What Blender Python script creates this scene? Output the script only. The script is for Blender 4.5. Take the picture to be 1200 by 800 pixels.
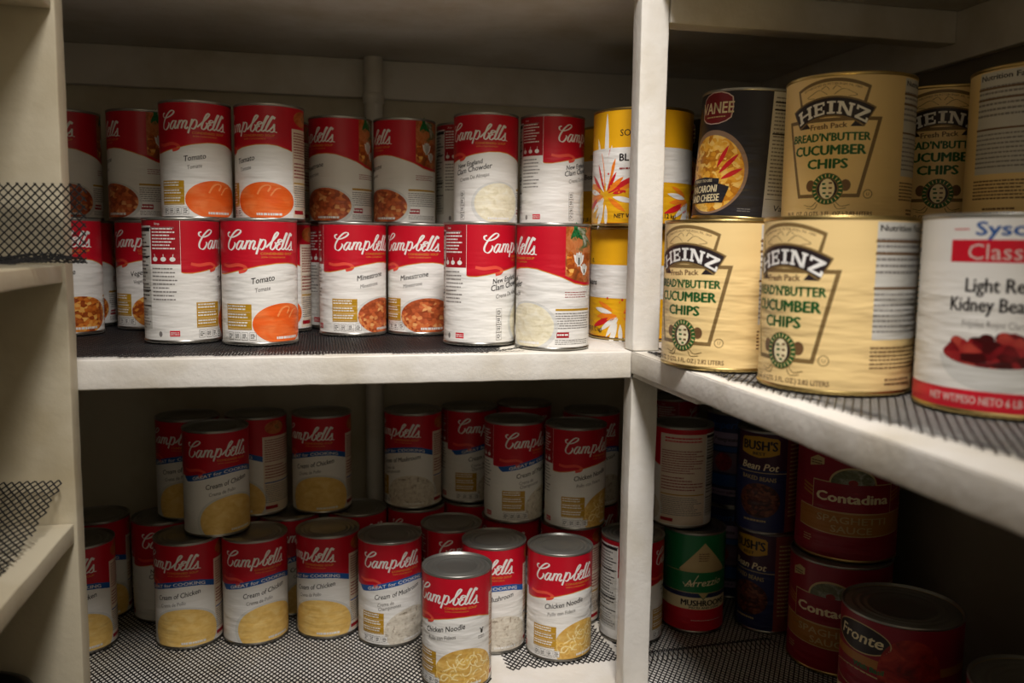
import bpy, bmesh, math, random
from mathutils import Matrix, Vector, noise
from mathutils.geometry import tessellate_polygon

PI = math.pi
SC = bpy.context.scene
COL = SC.collection
rnd = random.Random(7)
for o in list(bpy.data.objects):
    bpy.data.objects.remove(o)

# ------------------------------------------------------------------ camera
CAM = Vector((-.4338, -1.1517, .1469))
RT = Vector((.97589, -.217893, .012667))
UP = Vector((.01162, .109825, .993883))
FW = Vector((.217952, .969774, -.109709))
cd = bpy.data.cameras.new('camera')
cam = bpy.data.objects.new('camera', cd)
COL.objects.link(cam)
m = Matrix((RT, UP, -FW)).transposed().to_4x4()
m.translation = CAM
cam.matrix_world = m
cd.sensor_width = 36
cd.lens = 36 * 1015.5 / 1200
cd.clip_start = .02
cd.dof.use_dof = True
cd.dof.focus_distance = 1.25
cd.dof.aperture_fstop = 3.5
SC.camera = cam

# ------------------------------------------------------------------ light
w = bpy.data.worlds.new('world')
SC.world = w
w.use_nodes = True
w.node_tree.nodes['Background'].inputs[0].default_value = (1, .86, .7, 1)
w.node_tree.nodes['Background'].inputs[1].default_value = .036
ld = bpy.data.lights.new('ceiling_bulb', 'POINT')
ld.energy = 17
ld.color = (1, .955, .93)
ld.shadow_soft_size = .19
lo = bpy.data.objects.new('ceiling_bulb', ld)
lo.location = (-.31, -.96, 1.43)
COL.objects.link(lo)
sd = bpy.data.lights.new('added_falloff_spot', 'SPOT')  # added beam beside the bulb, makes the light fall off toward the sides
sd.energy = 42
sd.color = (1, .955, .93)
sd.shadow_soft_size = .18
sd.spot_size = math.radians(47)
sd.spot_blend = 1
so = bpy.data.objects.new('added_falloff_spot', sd)
so.location = (-.31, -.96, 1.41)
so.rotation_euler = (Vector((-.17, .03, -.20)) - Vector(so.location)).to_track_quat('-Z', 'Y').to_euler()
COL.objects.link(so)
vs = SC.view_settings
vs.view_transform = 'Standard'
vs.look = 'None'
vs.gamma = 1
vs.use_curve_mapping = False
vs.exposure = 1.5

# ------------------------------------------------------------------ materials
def lin(c):
    return tuple(((x / 255) / 12.92 if x / 255 <= .04045 else ((x / 255 + .055) / 1.055) ** 2.4) for x in c) + (1,)

MATS = {}
def mat(name, rgb, rough=.5, metal=0., spec=.5):
    if name in MATS:
        return MATS[name]
    m = bpy.data.materials.new(name)
    m.use_nodes = True
    b = m.node_tree.nodes['Principled BSDF']
    b.inputs['Base Color'].default_value = lin(rgb)
    b.inputs['Roughness'].default_value = rough
    b.inputs['Metallic'].default_value = metal
    b.inputs['Specular IOR Level'].default_value = spec
    MATS[name] = m
    return m

def nd(m, t, **k):
    n = m.node_tree.nodes.new(t)
    for a, v in k.items():
        if a in n.inputs:
            n.inputs[a].default_value = v
        else:
            setattr(n, a, v)
    return n

def lk(m, a, b):
    m.node_tree.links.new(a, b)

def ocoord(m, scale):
    tc = nd(m, 'ShaderNodeTexCoord')
    mp = nd(m, 'ShaderNodeMapping')
    mp.inputs['Scale'].default_value = scale
    lk(m, tc.outputs['Object'], mp.inputs['Vector'])
    return mp.outputs['Vector']

def paper_bump(m, strength=.8, amt=1.0):
    """printed paper wrapped over a beaded can: rippled crosswise"""
    b = m.node_tree.nodes['Principled BSDF']
    v = ocoord(m, (16, 16, 75))
    oi = nd(m, 'ShaderNodeObjectInfo')
    ad = nd(m, 'ShaderNodeVectorMath', operation='ADD')
    cx = nd(m, 'ShaderNodeCombineXYZ')
    mu = nd(m, 'ShaderNodeMath', operation='MULTIPLY')
    mu.inputs[1].default_value = 40
    lk(m, oi.outputs['Random'], mu.inputs[0])
    lk(m, mu.outputs[0], cx.inputs[0])
    lk(m, mu.outputs[0], cx.inputs[2])
    lk(m, v, ad.inputs[0])
    lk(m, cx.outputs[0], ad.inputs[1])
    n = nd(m, 'ShaderNodeTexNoise', Scale=1.0, Detail=2.0, Roughness=.5)
    lk(m, ad.outputs[0], n.inputs['Vector'])
    # envelope: strongest over the beads in the can's middle
    tc = nd(m, 'ShaderNodeTexCoord')
    sp = nd(m, 'ShaderNodeSeparateXYZ')
    lk(m, tc.outputs['Object'], sp.inputs[0])
    rp = nd(m, 'ShaderNodeMapRange')
    rp.inputs['From Min'].default_value = .135
    rp.inputs['From Max'].default_value = .105
    rp.inputs['To Min'].default_value = .12
    rp.inputs['To Max'].default_value = 1
    lk(m, sp.outputs['Z'], rp.inputs['Value'])
    pr = nd(m, 'ShaderNodeMath', operation='MULTIPLY')
    lk(m, n.outputs['Fac'], pr.inputs[0])
    lk(m, rp.outputs[0], pr.inputs[1])
    bp = nd(m, 'ShaderNodeBump', Strength=strength)
    bp.inputs['Distance'].default_value = .0034 * amt
    lk(m, pr.outputs[0], bp.inputs['Height'])
    lk(m, bp.outputs[0], b.inputs['Normal'])

def ink(name, rgb, rough=.42):
    fresh = name not in MATS
    m = mat(name, rgb, rough, 0, .42)
    if fresh:
        paper_bump(m)
    return m

def food(name, cols, scale=(90, 90, 90), kind='noise', rough=.4):
    """printed food picture: blotches of the given colours"""
    if name in MATS:
        return MATS[name]
    m = mat(name, cols[0][1], rough, 0, .4)
    b = m.node_tree.nodes['Principled BSDF']
    v = ocoord(m, scale)
    if kind == 'noise':
        t = nd(m, 'ShaderNodeTexNoise', Scale=1.0, Detail=3.0, Roughness=.6, Distortion=.6)
        out = t.outputs['Fac']
    elif kind == 'cells':
        t = nd(m, 'ShaderNodeTexVoronoi', Scale=1.0)
        out = t.outputs['Color']
        s = nd(m, 'ShaderNodeSeparateColor')
        lk(m, out, s.inputs[0])
        mx = nd(m, 'ShaderNodeMath', operation='MULTIPLY_ADD')
        lk(m, t.outputs['Distance'], mx.inputs[0])
        mx.inputs[1].default_value = -.25
        lk(m, s.outputs[0], mx.inputs[2])
        out = mx.outputs[0]
    else:
        t = nd(m, 'ShaderNodeTexWave', Scale=1.0, Distortion=16.0, Detail=1.5)
        t.inputs['Detail Scale'].default_value = .55
        out = t.outputs['Fac']
    lk(m, v, t.inputs['Vector'])
    cr = nd(m, 'ShaderNodeValToRGB')
    e = cr.color_ramp.elements
    while len(e) < len(cols):
        e.new(.5)
    for k, (p, c) in enumerate(cols):
        e[k].position = p
        e[k].color = lin(c)
    lk(m, out, cr.inputs[0])
    lk(m, cr.outputs[0], b.inputs['Base Color'])
    paper_bump(m, .7)
    return m

def paint(name, rgb, rough=.5, bump=.25, sc=60, dirt=.12):
    m = mat(name, rgb, rough, 0, .4)
    b = m.node_tree.nodes['Principled BSDF']
    v = ocoord(m, (1, 1, 1))
    n1 = nd(m, 'ShaderNodeTexNoise', Scale=float(sc), Detail=5.0, Roughness=.6)
    n2 = nd(m, 'ShaderNodeTexNoise', Scale=6.0, Detail=4.0, Roughness=.6)
    lk(m, v, n1.inputs['Vector'])
    lk(m, v, n2.inputs['Vector'])
    bp = nd(m, 'ShaderNodeBump', Strength=bump)
    bp.inputs['Distance'].default_value = .004
    lk(m, n1.outputs['Fac'], bp.inputs['Height'])
    lk(m, bp.outputs[0], b.inputs['Normal'])
    mx = nd(m, 'ShaderNodeMix', data_type='RGBA')
    mx.inputs['A'].default_value = lin(rgb)
    mx.inputs['B'].default_value = lin(tuple(c * (1 - dirt) * f for c, f in zip(rgb, (1, .97, .9))))
    rp = nd(m, 'ShaderNodeMapRange')
    rp.inputs['From Min'].default_value = .45
    rp.inputs['From Max'].default_value = .75
    lk(m, n2.outputs['Fac'], rp.inputs['Value'])
    lk(m, rp.outputs[0], mx.inputs['Factor'])
    lk(m, mx.outputs['Result'], b.inputs['Base Color'])
    return m

WOOD = paint('painted_wood', (226, 222, 213), .48, .19, 110)
DIMWOOD = paint('dimmed_yellow_painted_wood', (204, 194, 168), .5, .15, 90)  # left unit's yellower paint, also darkened to imitate light falling off at the edge
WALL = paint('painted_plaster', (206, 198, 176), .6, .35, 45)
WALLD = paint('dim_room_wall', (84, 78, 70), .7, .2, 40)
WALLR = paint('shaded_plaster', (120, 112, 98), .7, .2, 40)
FLOORM = paint('room_floor', (62, 50, 40), .5, .2, 30)
STEEL = mat('tinned_steel', (150, 148, 142), .34, 1.0)
STEELD = mat('lid_steel', (168, 167, 160), .38, .88)
GOLDRIM = mat('gold_lacquered_steel', (196, 172, 112), .32, 1.0)
NET = mat('black_plastic_net', (17, 17, 20), .45)

WHITE = ink('label_white', (232, 230, 224))
RED = ink('label_red', (190, 18, 38), .36)
RED2 = ink('label_panel_red', (160, 18, 32))
BLUE = ink('label_blue', (22, 84, 158))
GOLD = ink('label_gold', (184, 140, 28))
GOLDT = ink('label_gold_text', (214, 140, 52))
BLACK = ink('label_black', (30, 26, 26))
GREY = ink('label_grey_text', (128, 124, 120))
MAROON = ink('label_red_text', (150, 60, 58))
BEIGE = ink('label_beige', (222, 206, 184))
SWIRL = ink('label_swirl', (222, 78, 60))
CREAM = ink('label_cream', (234, 204, 142), .38)
BRONZE = ink('label_bronze', (122, 98, 58))
GREEN = ink('label_green', (30, 92, 42))
HDARK = ink('label_dark_brown', (40, 30, 32))
HBRN = ink('label_brown_text', (112, 82, 52))
PALEB = ink('label_pale_panel', (200, 198, 190))
YEL = ink('label_yellow', (232, 172, 22))
ORNG = ink('label_orange', (236, 130, 32))
SCAR = ink('label_scarlet', (204, 32, 38))
VBLK = ink('label_charcoal', (40, 38, 44))
VLOGO = ink('label_wine', (122, 26, 34))
IVORY = ink('label_ivory', (236, 222, 180))
TAUPE = ink('label_taupe', (150, 122, 100))
SYSB = ink('label_royal_blue', (44, 92, 160))
SYSR = ink('label_bright_red', (206, 22, 44))
BOWLG = ink('label_bowl_grey', (212, 212, 207))
NAVY = ink('label_navy', (34, 40, 86))
CRIM = ink('label_crimson', (140, 20, 40))
OCHRE = ink('label_ochre', (168, 110, 44))
DGREEN = ink('label_deep_green', (24, 116, 66))
TAN = ink('label_tan', (190, 168, 118))
PINK = ink('label_pale_pink', (214, 190, 182))
LILAC = ink('label_lilac', (170, 150, 180))

F_TOM = food('tomato_soup', [(.2, (226, 84, 22)), (.5, (236, 100, 32)), (.75, (240, 132, 70))], (22, 22, 40))
F_MIN = food('minestrone_soup', [(.0, (150, 68, 34)), (.28, (192, 92, 50)), (.6, (206, 112, 58)), (.9, (228, 166, 104))], (150, 150, 190), 'cells')
F_VEG = food('vegetable_soup', [(.05, (150, 66, 20)), (.35, (206, 112, 36)), (.7, (226, 152, 66)), (.95, (236, 190, 104))], (140, 140, 200), 'cells')
F_CLAM = food('clam_chowder', [(.2, (206, 196, 160)), (.5, (232, 224, 196)), (.8, (240, 236, 218))], (90, 90, 110))
F_CHK = food('cream_of_chicken_soup', [(.25, (222, 178, 90)), (.5, (234, 194, 110)), (.8, (242, 212, 140))], (60, 60, 90))
F_MUS = food('cream_of_mushroom_soup', [(.28, (120, 104, 86)), (.4, (206, 196, 178)), (.7, (228, 222, 206)), (.9, (238, 234, 224))], (150, 150, 170))
F_NOO = food('noodle_soup', [(.25, (196, 146, 60)), (.5, (214, 170, 84)), (.75, (230, 196, 116))], (80, 80, 90))
F_MAC = food('macaroni', [(.05, (190, 120, 26)), (.35, (232, 166, 50)), (.7, (244, 190, 78)), (.95, (250, 214, 130))], (110, 110, 150), 'cells')
MACL = ink('macaroni_light', (246, 204, 110))
NOOL = ink('noodle_light', (242, 222, 160))
NOOM = ink('noodle_mid', (226, 188, 98))
TOML = ink('tomato_soup_light', (244, 146, 84))
F_BEAN = food('kidney_beans', [(.05, (70, 10, 14)), (.3, (124, 20, 28)), (.65, (158, 38, 40)), (.95, (196, 84, 66))], (75, 75, 110), 'cells', .3)
F_BAKED = food('baked_beans', [(.05, (54, 22, 18)), (.5, (98, 48, 34)), (.95, (130, 76, 50))], (160, 160, 240), 'cells')
F_HILL = food('farm_picture', [(.25, (60, 64, 34)), (.5, (110, 112, 84)), (.75, (170, 172, 160))], (60, 60, 90))
F_FRUIT = food('fruit_picture', [(.3, (90, 16, 30)), (.5, (150, 40, 46)), (.7, (196, 90, 84))], (60, 60, 70))
F_GARD = food('vegetable_picture', [(.25, (60, 40, 24)), (.42, (170, 84, 30)), (.55, (196, 120, 70)), (.64, (70, 92, 46)), (.8, (226, 216, 200))], (42, 42, 42))
F_TOMS = food('tomato_picture', [(.3, (90, 14, 14)), (.5, (150, 30, 24)), (.7, (186, 60, 40))], (40, 40, 50))

# ------------------------------------------------------------------ mesh helpers
def new_obj(name, me, parent=None, loc=None):
    o = bpy.data.objects.new(name, me)
    COL.objects.link(o)
    if parent:
        o.parent = parent
    if loc:
        o.location = loc
    return o

def tag(o, label, cat, group=None):
    o['label'] = label
    o['category'] = cat
    if group:
        o['group'] = group

def box_mesh(name, x0, x1, y0, y1, z0, z1, material, bev=.0015, sub=0):
    bm = bmesh.new()
    bmesh.ops.create_cube(bm, size=1)
    for v in bm.verts:
        v.co = Vector(((x0 + x1) / 2 + v.co.x * (x1 - x0), (y0 + y1) / 2 + v.co.y * (y1 - y0), (z0 + z1) / 2 + v.co.z * (z1 - z0)))
    if bev:
        bmesh.ops.bevel(bm, geom=list(bm.edges), offset=bev, segments=2, affect='EDGES', profile=.6)
    if sub:
        for ax, (a, b) in enumerate(((x0, x1), (y0, y1), (z0, z1))):
            n = int((b - a) / sub)
            for i in range(1, n):
                p = [0, 0, 0]
                p[ax] = a + (b - a) * i / n
                nn = [0, 0, 0]
                nn[ax] = 1
                bmesh.ops.bisect_plane(bm, geom=bm.verts[:] + bm.edges[:] + bm.faces[:], plane_co=p, plane_no=nn)
        for v in bm.verts:
            d = noise.noise_vector(v.co * 34) * .0006 + noise.noise_vector(v.co * 9) * .0006
            v.co += d
    me = bpy.data.meshes.new(name)
    bm.to_mesh(me)
    bm.free()
    me.materials.append(material)
    for p in me.polygons:
        p.use_smooth = bool(bev)
    return me

def lathe_mesh(name, prof, material, seg=64, closed=False):
    """prof: list of (r, z) from the outside/bottom; a point with r == 0 closes the cap"""
    V, F = [], []
    rings = []
    for r, z in prof:
        if r <= 1e-7:
            rings.append([len(V)])
            V.append((0, 0, z))
        else:
            rings.append(list(range(len(V), len(V) + seg)))
            V += [(r * math.cos(2 * PI * k / seg), r * math.sin(2 * PI * k / seg), z) for k in range(seg)]
    pairs = list(zip(rings, rings[1:]))
    if closed:
        pairs.append((rings[-1], rings[0]))
    for a, b in pairs:
        for k in range(seg):
            k2 = (k + 1) % seg
            if len(a) == 1 and len(b) == 1:
                continue
            if len(a) == 1:
                F.append((a[0], b[k2], b[k]))
            elif len(b) == 1:
                F.append((a[k], a[k2], b[0]))
            else:
                F.append((a[k], a[k2], b[k2], b[k]))
    me = bpy.data.meshes.new(name)
    me.from_pydata(V, [], F)
    me.materials.append(material)
    me.polygons.foreach_set('use_smooth', [True] * len(F))
    me.update()
    return me

# ------------------------------------------------------------------ label art
TXT = {}
def text_geo(s):
    if s in TXT:
        return TXT[s]
    c = bpy.data.curves.new('t', 'FONT')
    c.body = s
    c.size = 1
    c.resolution_u = 2
    o = bpy.data.objects.new('t', c)
    COL.objects.link(o)
    bpy.context.view_layer.update()
    me = bpy.data.meshes.new_from_object(o.evaluated_get(bpy.context.evaluated_depsgraph_get()))
    V = [(v.co.x, v.co.y) for v in me.vertices]
    F = [tuple(p.vertices) for p in me.polygons]
    bpy.data.objects.remove(o)
    bpy.data.curves.remove(c)
    bpy.data.meshes.remove(me)
    TXT[s] = (V, F)
    return TXT[s]

CAP = None
def cap_h():
    global CAP
    if CAP is None:
        CAP = max(v[1] for v in text_geo('H')[0])
    return CAP

def nat(t, h):
    V = text_geo(t)[0]
    return (max(p[0] for p in V) - min(p[0] for p in V)) * h / cap_h()

def cut(V, F, step):
    us = [p[0] for p in V]
    if not us:
        return V, F
    lo_, hi_ = min(us), max(us)
    if hi_ - lo_ <= step:
        return V, F
    bm = bmesh.new()
    bv = [bm.verts.new((p[0], p[1], 0)) for p in V]
    for f in F:
        if len(set(f)) >= 3:
            try:
                bm.faces.new([bv[i] for i in f])
            except ValueError:
                pass
    k = math.ceil(lo_ / step)
    while k * step < hi_:
        u = k * step
        geom = [f for f in bm.faces if min(v.co.x for v in f.verts) < u - 1e-6 and max(v.co.x for v in f.verts) > u + 1e-6]
        if geom:
            ed = {e for f in geom for e in f.edges}
            vv = {v for f in geom for v in f.verts}
            bmesh.ops.bisect_plane(bm, geom=list(geom) + list(ed) + list(vv), dist=1e-6, plane_co=(u, 0, 0), plane_no=(1, 0, 0))
        k += 1
    bm.verts.index_update()
    V2 = [(v.co.x, v.co.y) for v in bm.verts]
    F2 = [tuple(v.index for v in f.verts) for f in bm.faces]
    bm.free()
    return V2, F2

class Art:
    """a label drawn flat in millimetres (u along the circumference, v up) and wrapped round the can"""
    LG = .09
    def __init__(s, r, base, v0=4.5, v1=173.5):
        s.r = r
        s.V, s.F, s.M, s.mats = [], [], [], []
        half = PI * r
        s.half = half
        s.band(-half, half, lambda u: v0, lambda u: v1, base, 0, 2.6)
    def add(s, V, F, material, layer):
        if material not in s.mats:
            s.mats.append(material)
        mi = s.mats.index(material)
        R = s.r + layer * s.LG
        n = len(s.V)
        for u, v in V:
            a = u / s.r
            s.V.append((R * math.sin(a), -R * math.cos(a), v))
        for f in F:
            area = sum(V[f[i]][0] * V[f[(i + 1) % len(f)]][1] - V[f[(i + 1) % len(f)]][0] * V[f[i]][1] for i in range(len(f)))
            if abs(area) < 1e-9:
                continue
            s.F.append(tuple(n + i for i in (f if area > 0 else f[::-1])))
            s.M.append(mi)
    def band(s, u0, u1, lo, hi, material, layer, step=3.0):
        n = max(1, int(math.ceil((u1 - u0) / step)))
        V, F = [], []
        for i in range(n + 1):
            u = u0 + (u1 - u0) * i / n
            a, b = lo(u), hi(u)
            V += [(u, a), (u, max(a, b))]
        for i in range(n):
            F.append((2 * i, 2 * i + 2, 2 * i + 3, 2 * i + 1))
        s.add(V, F, material, layer)
    def rect(s, u0, u1, v0, v1, material, layer):
        s.band(u0, u1, lambda u: v0, lambda u: v1, material, layer)
    def ellipse(s, uc, vc, a, b, material, layer, vmin=4.6, vmax=173, u_min=-1e9, u_max=1e9):
        u0, u1 = max(uc - a, u_min), min(uc + a, u_max)
        n = 36
        V, F = [], []
        for i in range(n + 1):
            t = -math.cos(PI * i / n)
            u = min(max(uc + a * t, u0), u1)
            h = b * math.sqrt(max(0, 1 - ((u - uc) / a) ** 2))
            l_, h_ = max(vmin, vc - h), min(vmax, vc + h)
            V += [(u, min(l_, h_)), (u, h_)]
        for i in range(n):
            F.append((2 * i, 2 * i + 2, 2 * i + 3, 2 * i + 1))
        s.add(V, F, material, layer)
    def poly(s, pts, material, layer):
        tris = tessellate_polygon([[Vector((p[0], p[1], 0)) for p in pts]])
        V, F = cut(list(pts), [tuple(t) for t in tris], 3.0)
        s.add(V, F, material, layer)
    def line(s, pts, wd, material, layer):
        for (x0, y0), (x1, y1) in zip(pts, pts[1:]):
            L = math.hypot(x1 - x0, y1 - y0)
            if L < 1e-6:
                continue
            nx, ny = -(y1 - y0) / L * wd / 2, (x1 - x0) / L * wd / 2
            ex, ey = (x1 - x0) / L * wd / 2 * .6, (y1 - y0) / L * wd / 2 * .6
            s.poly([(x0 - ex + nx, y0 - ey + ny), (x0 - ex - nx, y0 - ey - ny), (x1 + ex - nx, y1 + ey - ny), (x1 + ex + nx, y1 + ey + ny)], material, layer)
    def ring(s, uc, vc, a, b, wd, material, layer, n=40):
        V, F = [], []
        for i in range(n):
            t = 2 * PI * i / n
            V += [(uc + (a - wd / 2) * math.cos(t), vc + (b - wd / 2) * math.sin(t)), (uc + (a + wd / 2) * math.cos(t), vc + (b + wd / 2) * math.sin(t))]
        for i in range(n):
            j = (i + 1) % n
            F.append((2 * i, 2 * i + 1, 2 * j + 1, 2 * j))
        s.add(V, F, material, layer)
    def text(s, t, u, v, h, material, layer, width=None, rot=0, shear=0, bold=0, align='l', warp=None):
        V, F = text_geo(t)
        if not V:
            return
        k = h / cap_h()
        x0, x1 = min(p[0] for p in V), max(p[0] for p in V)
        kx = k if width is None else width / (x1 - x0)
        W = (x1 - x0) * kx
        off = {'l': 0, 'c': -W / 2, 'r': -W}[align]
        cr, sr = math.cos(math.radians(rot)), math.sin(math.radians(rot))
        for dx, dy in ([(0, 0)] if not bold else [(-bold, 0), (bold, 0), (0, -bold * .5), (0, bold * .5)]):
            P = []
            for x, y in V:
                X = (x - x0) * kx + off + dx + shear * y * k
                Y = y * k + dy
                X, Y = X * cr - Y * sr, X * sr + Y * cr
                X, Y = u + X, v + Y
                if warp:
                    X, Y = warp(X, Y)
                P.append((X, Y))
            s.add(*cut(P, F, 4.0), material, layer)
    def greek(s, u0, u1, v0, v1, n, material, layer, fill=.55, seed=1, ragged=.2):
        """a block of print too small to read: rows of short dashes"""
        R = random.Random(seed)
        p = (v1 - v0) / n
        for i in range(n):
            v = v1 - (i + 1) * p + p * .25
            e = u1 - (u1 - u0) * ragged * R.random()
            u = u0
            while u < e - .5:
                l_ = min(R.uniform(2.0, 6.0), e - u)
                s.rect(u, u + l_, v, v + p * fill, material, layer)
                u += l_ + R.uniform(.5, 1.1)
    def stroke(s, pts, wmin, wmax, material, layer, per=7):
        """calligraphic pen stroke through pts: thick on the downstrokes, thin on the rest"""
        P = [pts[0]] + list(pts) + [pts[-1]]
        S = []
        for i in range(1, len(P) - 2):
            for k in range(per):
                t = k / per
                q = []
                for d in (0, 1):
                    a, b, c, e = P[i - 1][d], P[i][d], P[i + 1][d], P[i + 2][d]
                    q.append(.5 * (2 * b + (c - a) * t + (2 * a - 5 * b + 4 * c - e) * t * t + (3 * b - a - 3 * c + e) * t ** 3))
                S.append(q)
        S.append(list(pts[-1]))
        V, F = [], []
        for i, (x, y) in enumerate(S):
            a, b = S[max(0, i - 1)], S[min(len(S) - 1, i + 1)]
            dx, dy = b[0] - a[0], b[1] - a[1]
            L = math.hypot(dx, dy) or 1
            wd = wmin + (wmax - wmin) * abs(dy * .94 + dx * .34) / L
            V += [(x - dy / L * wd / 2, y + dx / L * wd / 2), (x + dy / L * wd / 2, y - dx / L * wd / 2)]
        for i in range(len(S) - 1):
            F.append((2 * i, 2 * i + 1, 2 * i + 3, 2 * i + 2))
        s.add(V, F, material, layer)
    def mesh(s, name):
        me = bpy.data.meshes.new(name)
        me.from_pydata([(x * .001, y * .001, z * .001) for x, y, z in s.V], [], s.F)
        for m_ in s.mats:
            me.materials.append(m_)
        me.polygons.foreach_set('material_index', s.M)
        me.polygons.foreach_set('use_smooth', [True] * len(s.F))
        me.update()
        nn = []
        for x, y, z in s.V:
            l_ = math.hypot(x, y)
            nn.append((x / l_, y / l_, 0))
        me.normals_split_custom_set_from_vertices(nn)
        return me

# ---------- soup can label (script logo traced as pen strokes)
R4, R10, HT = .054, .0786, .1778
SCRIPT = [
    [(152, 168), (130, 180), (134, 214), (170, 226), (228, 204), (270, 168), (262, 144), (222, 152), (170, 210), (134, 290), (132, 344), (158, 366), (186, 344), (206, 300), (196, 282)],
    [(288, 268), (258, 268), (228, 312), (224, 350), (246, 358), (276, 312), (300, 262)],
    [(300, 262), (280, 320), (282, 354), (304, 344), (322, 312)],
    [(346, 258), (330, 304), (314, 358)],
    [(322, 322), (352, 272), (378, 262), (384, 280), (362, 356)],
    [(368, 322), (398, 272), (424, 262), (430, 282), (408, 340), (418, 358), (446, 336)],
    [(500, 240), (478, 310), (444, 412)],
    [(478, 318), (512, 258), (544, 250), (552, 284), (534, 336), (506, 358), (486, 346)],
    [(556, 334), (604, 290), (648, 246), (682, 208), (702, 176), (690, 164), (660, 194), (628, 270), (608, 332), (624, 358), (656, 336), (672, 296), (658, 276)],
    [(672, 290), (690, 280), (738, 262), (740, 246), (716, 244), (698, 262), (700, 284), (724, 292)],
    [(724, 292), (694, 306), (680, 332), (686, 356), (708, 358), (742, 330)],
    [(742, 330), (788, 214), (808, 176), (794, 176), (764, 250), (740, 330), (750, 357), (780, 334)],
    [(780, 334), (830, 214), (850, 180), (838, 178), (808, 252), (782, 330), (792, 357), (822, 334)],
    [(860, 180), (850, 206)],
    [(822, 330), (846, 292), (854, 266), (852, 306), (850, 348), (830, 362), (814, 350)],
    [(852, 356), (872, 364)],
]
def script_pt(X, Y):
    return (53.2 * math.asin(max(-.99, min(.99, (X - 480) / 455))), 176 - (Y - 25) * .1245)

WAVE = [(-82, 103), (-74, 100), (-62, 100), (-48, 102), (-25, 106.5), (0, 112), (25, 115.5), (45, 116), (60, 114.5), (80, 109), (100, 103), (120, 95), (140, 92), (181, 92)]
def wave(u):
    d = math.degrees(u / 53.2)
    for (a, b), (c, e) in zip(WAVE, WAVE[1:]):
        if d <= c:
            t = max(0, (d - a) / (c - a))
            t = t * t * (3 - 2 * t) if abs(c - a) > 30 else t
            return b + (e - b) * t
    return 92
D = 53.2 * PI / 180

def icons(a, u, v, n=4, vertical=False):
    for k in range(n):
        x, y = (u + k * 11.5, v) if not vertical else (u, v + k * 11.5)
        a.rect(x, x + 9.6, y, y + 11, GREY, 3)
        a.rect(x + .5, x + 9.1, y + .6, y + 10.4, WHITE, 4)
        a.greek(x + 1.6, x + 8, y + 2, y + 9, 3, BLACK, 5, .5, k + 3)

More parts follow.
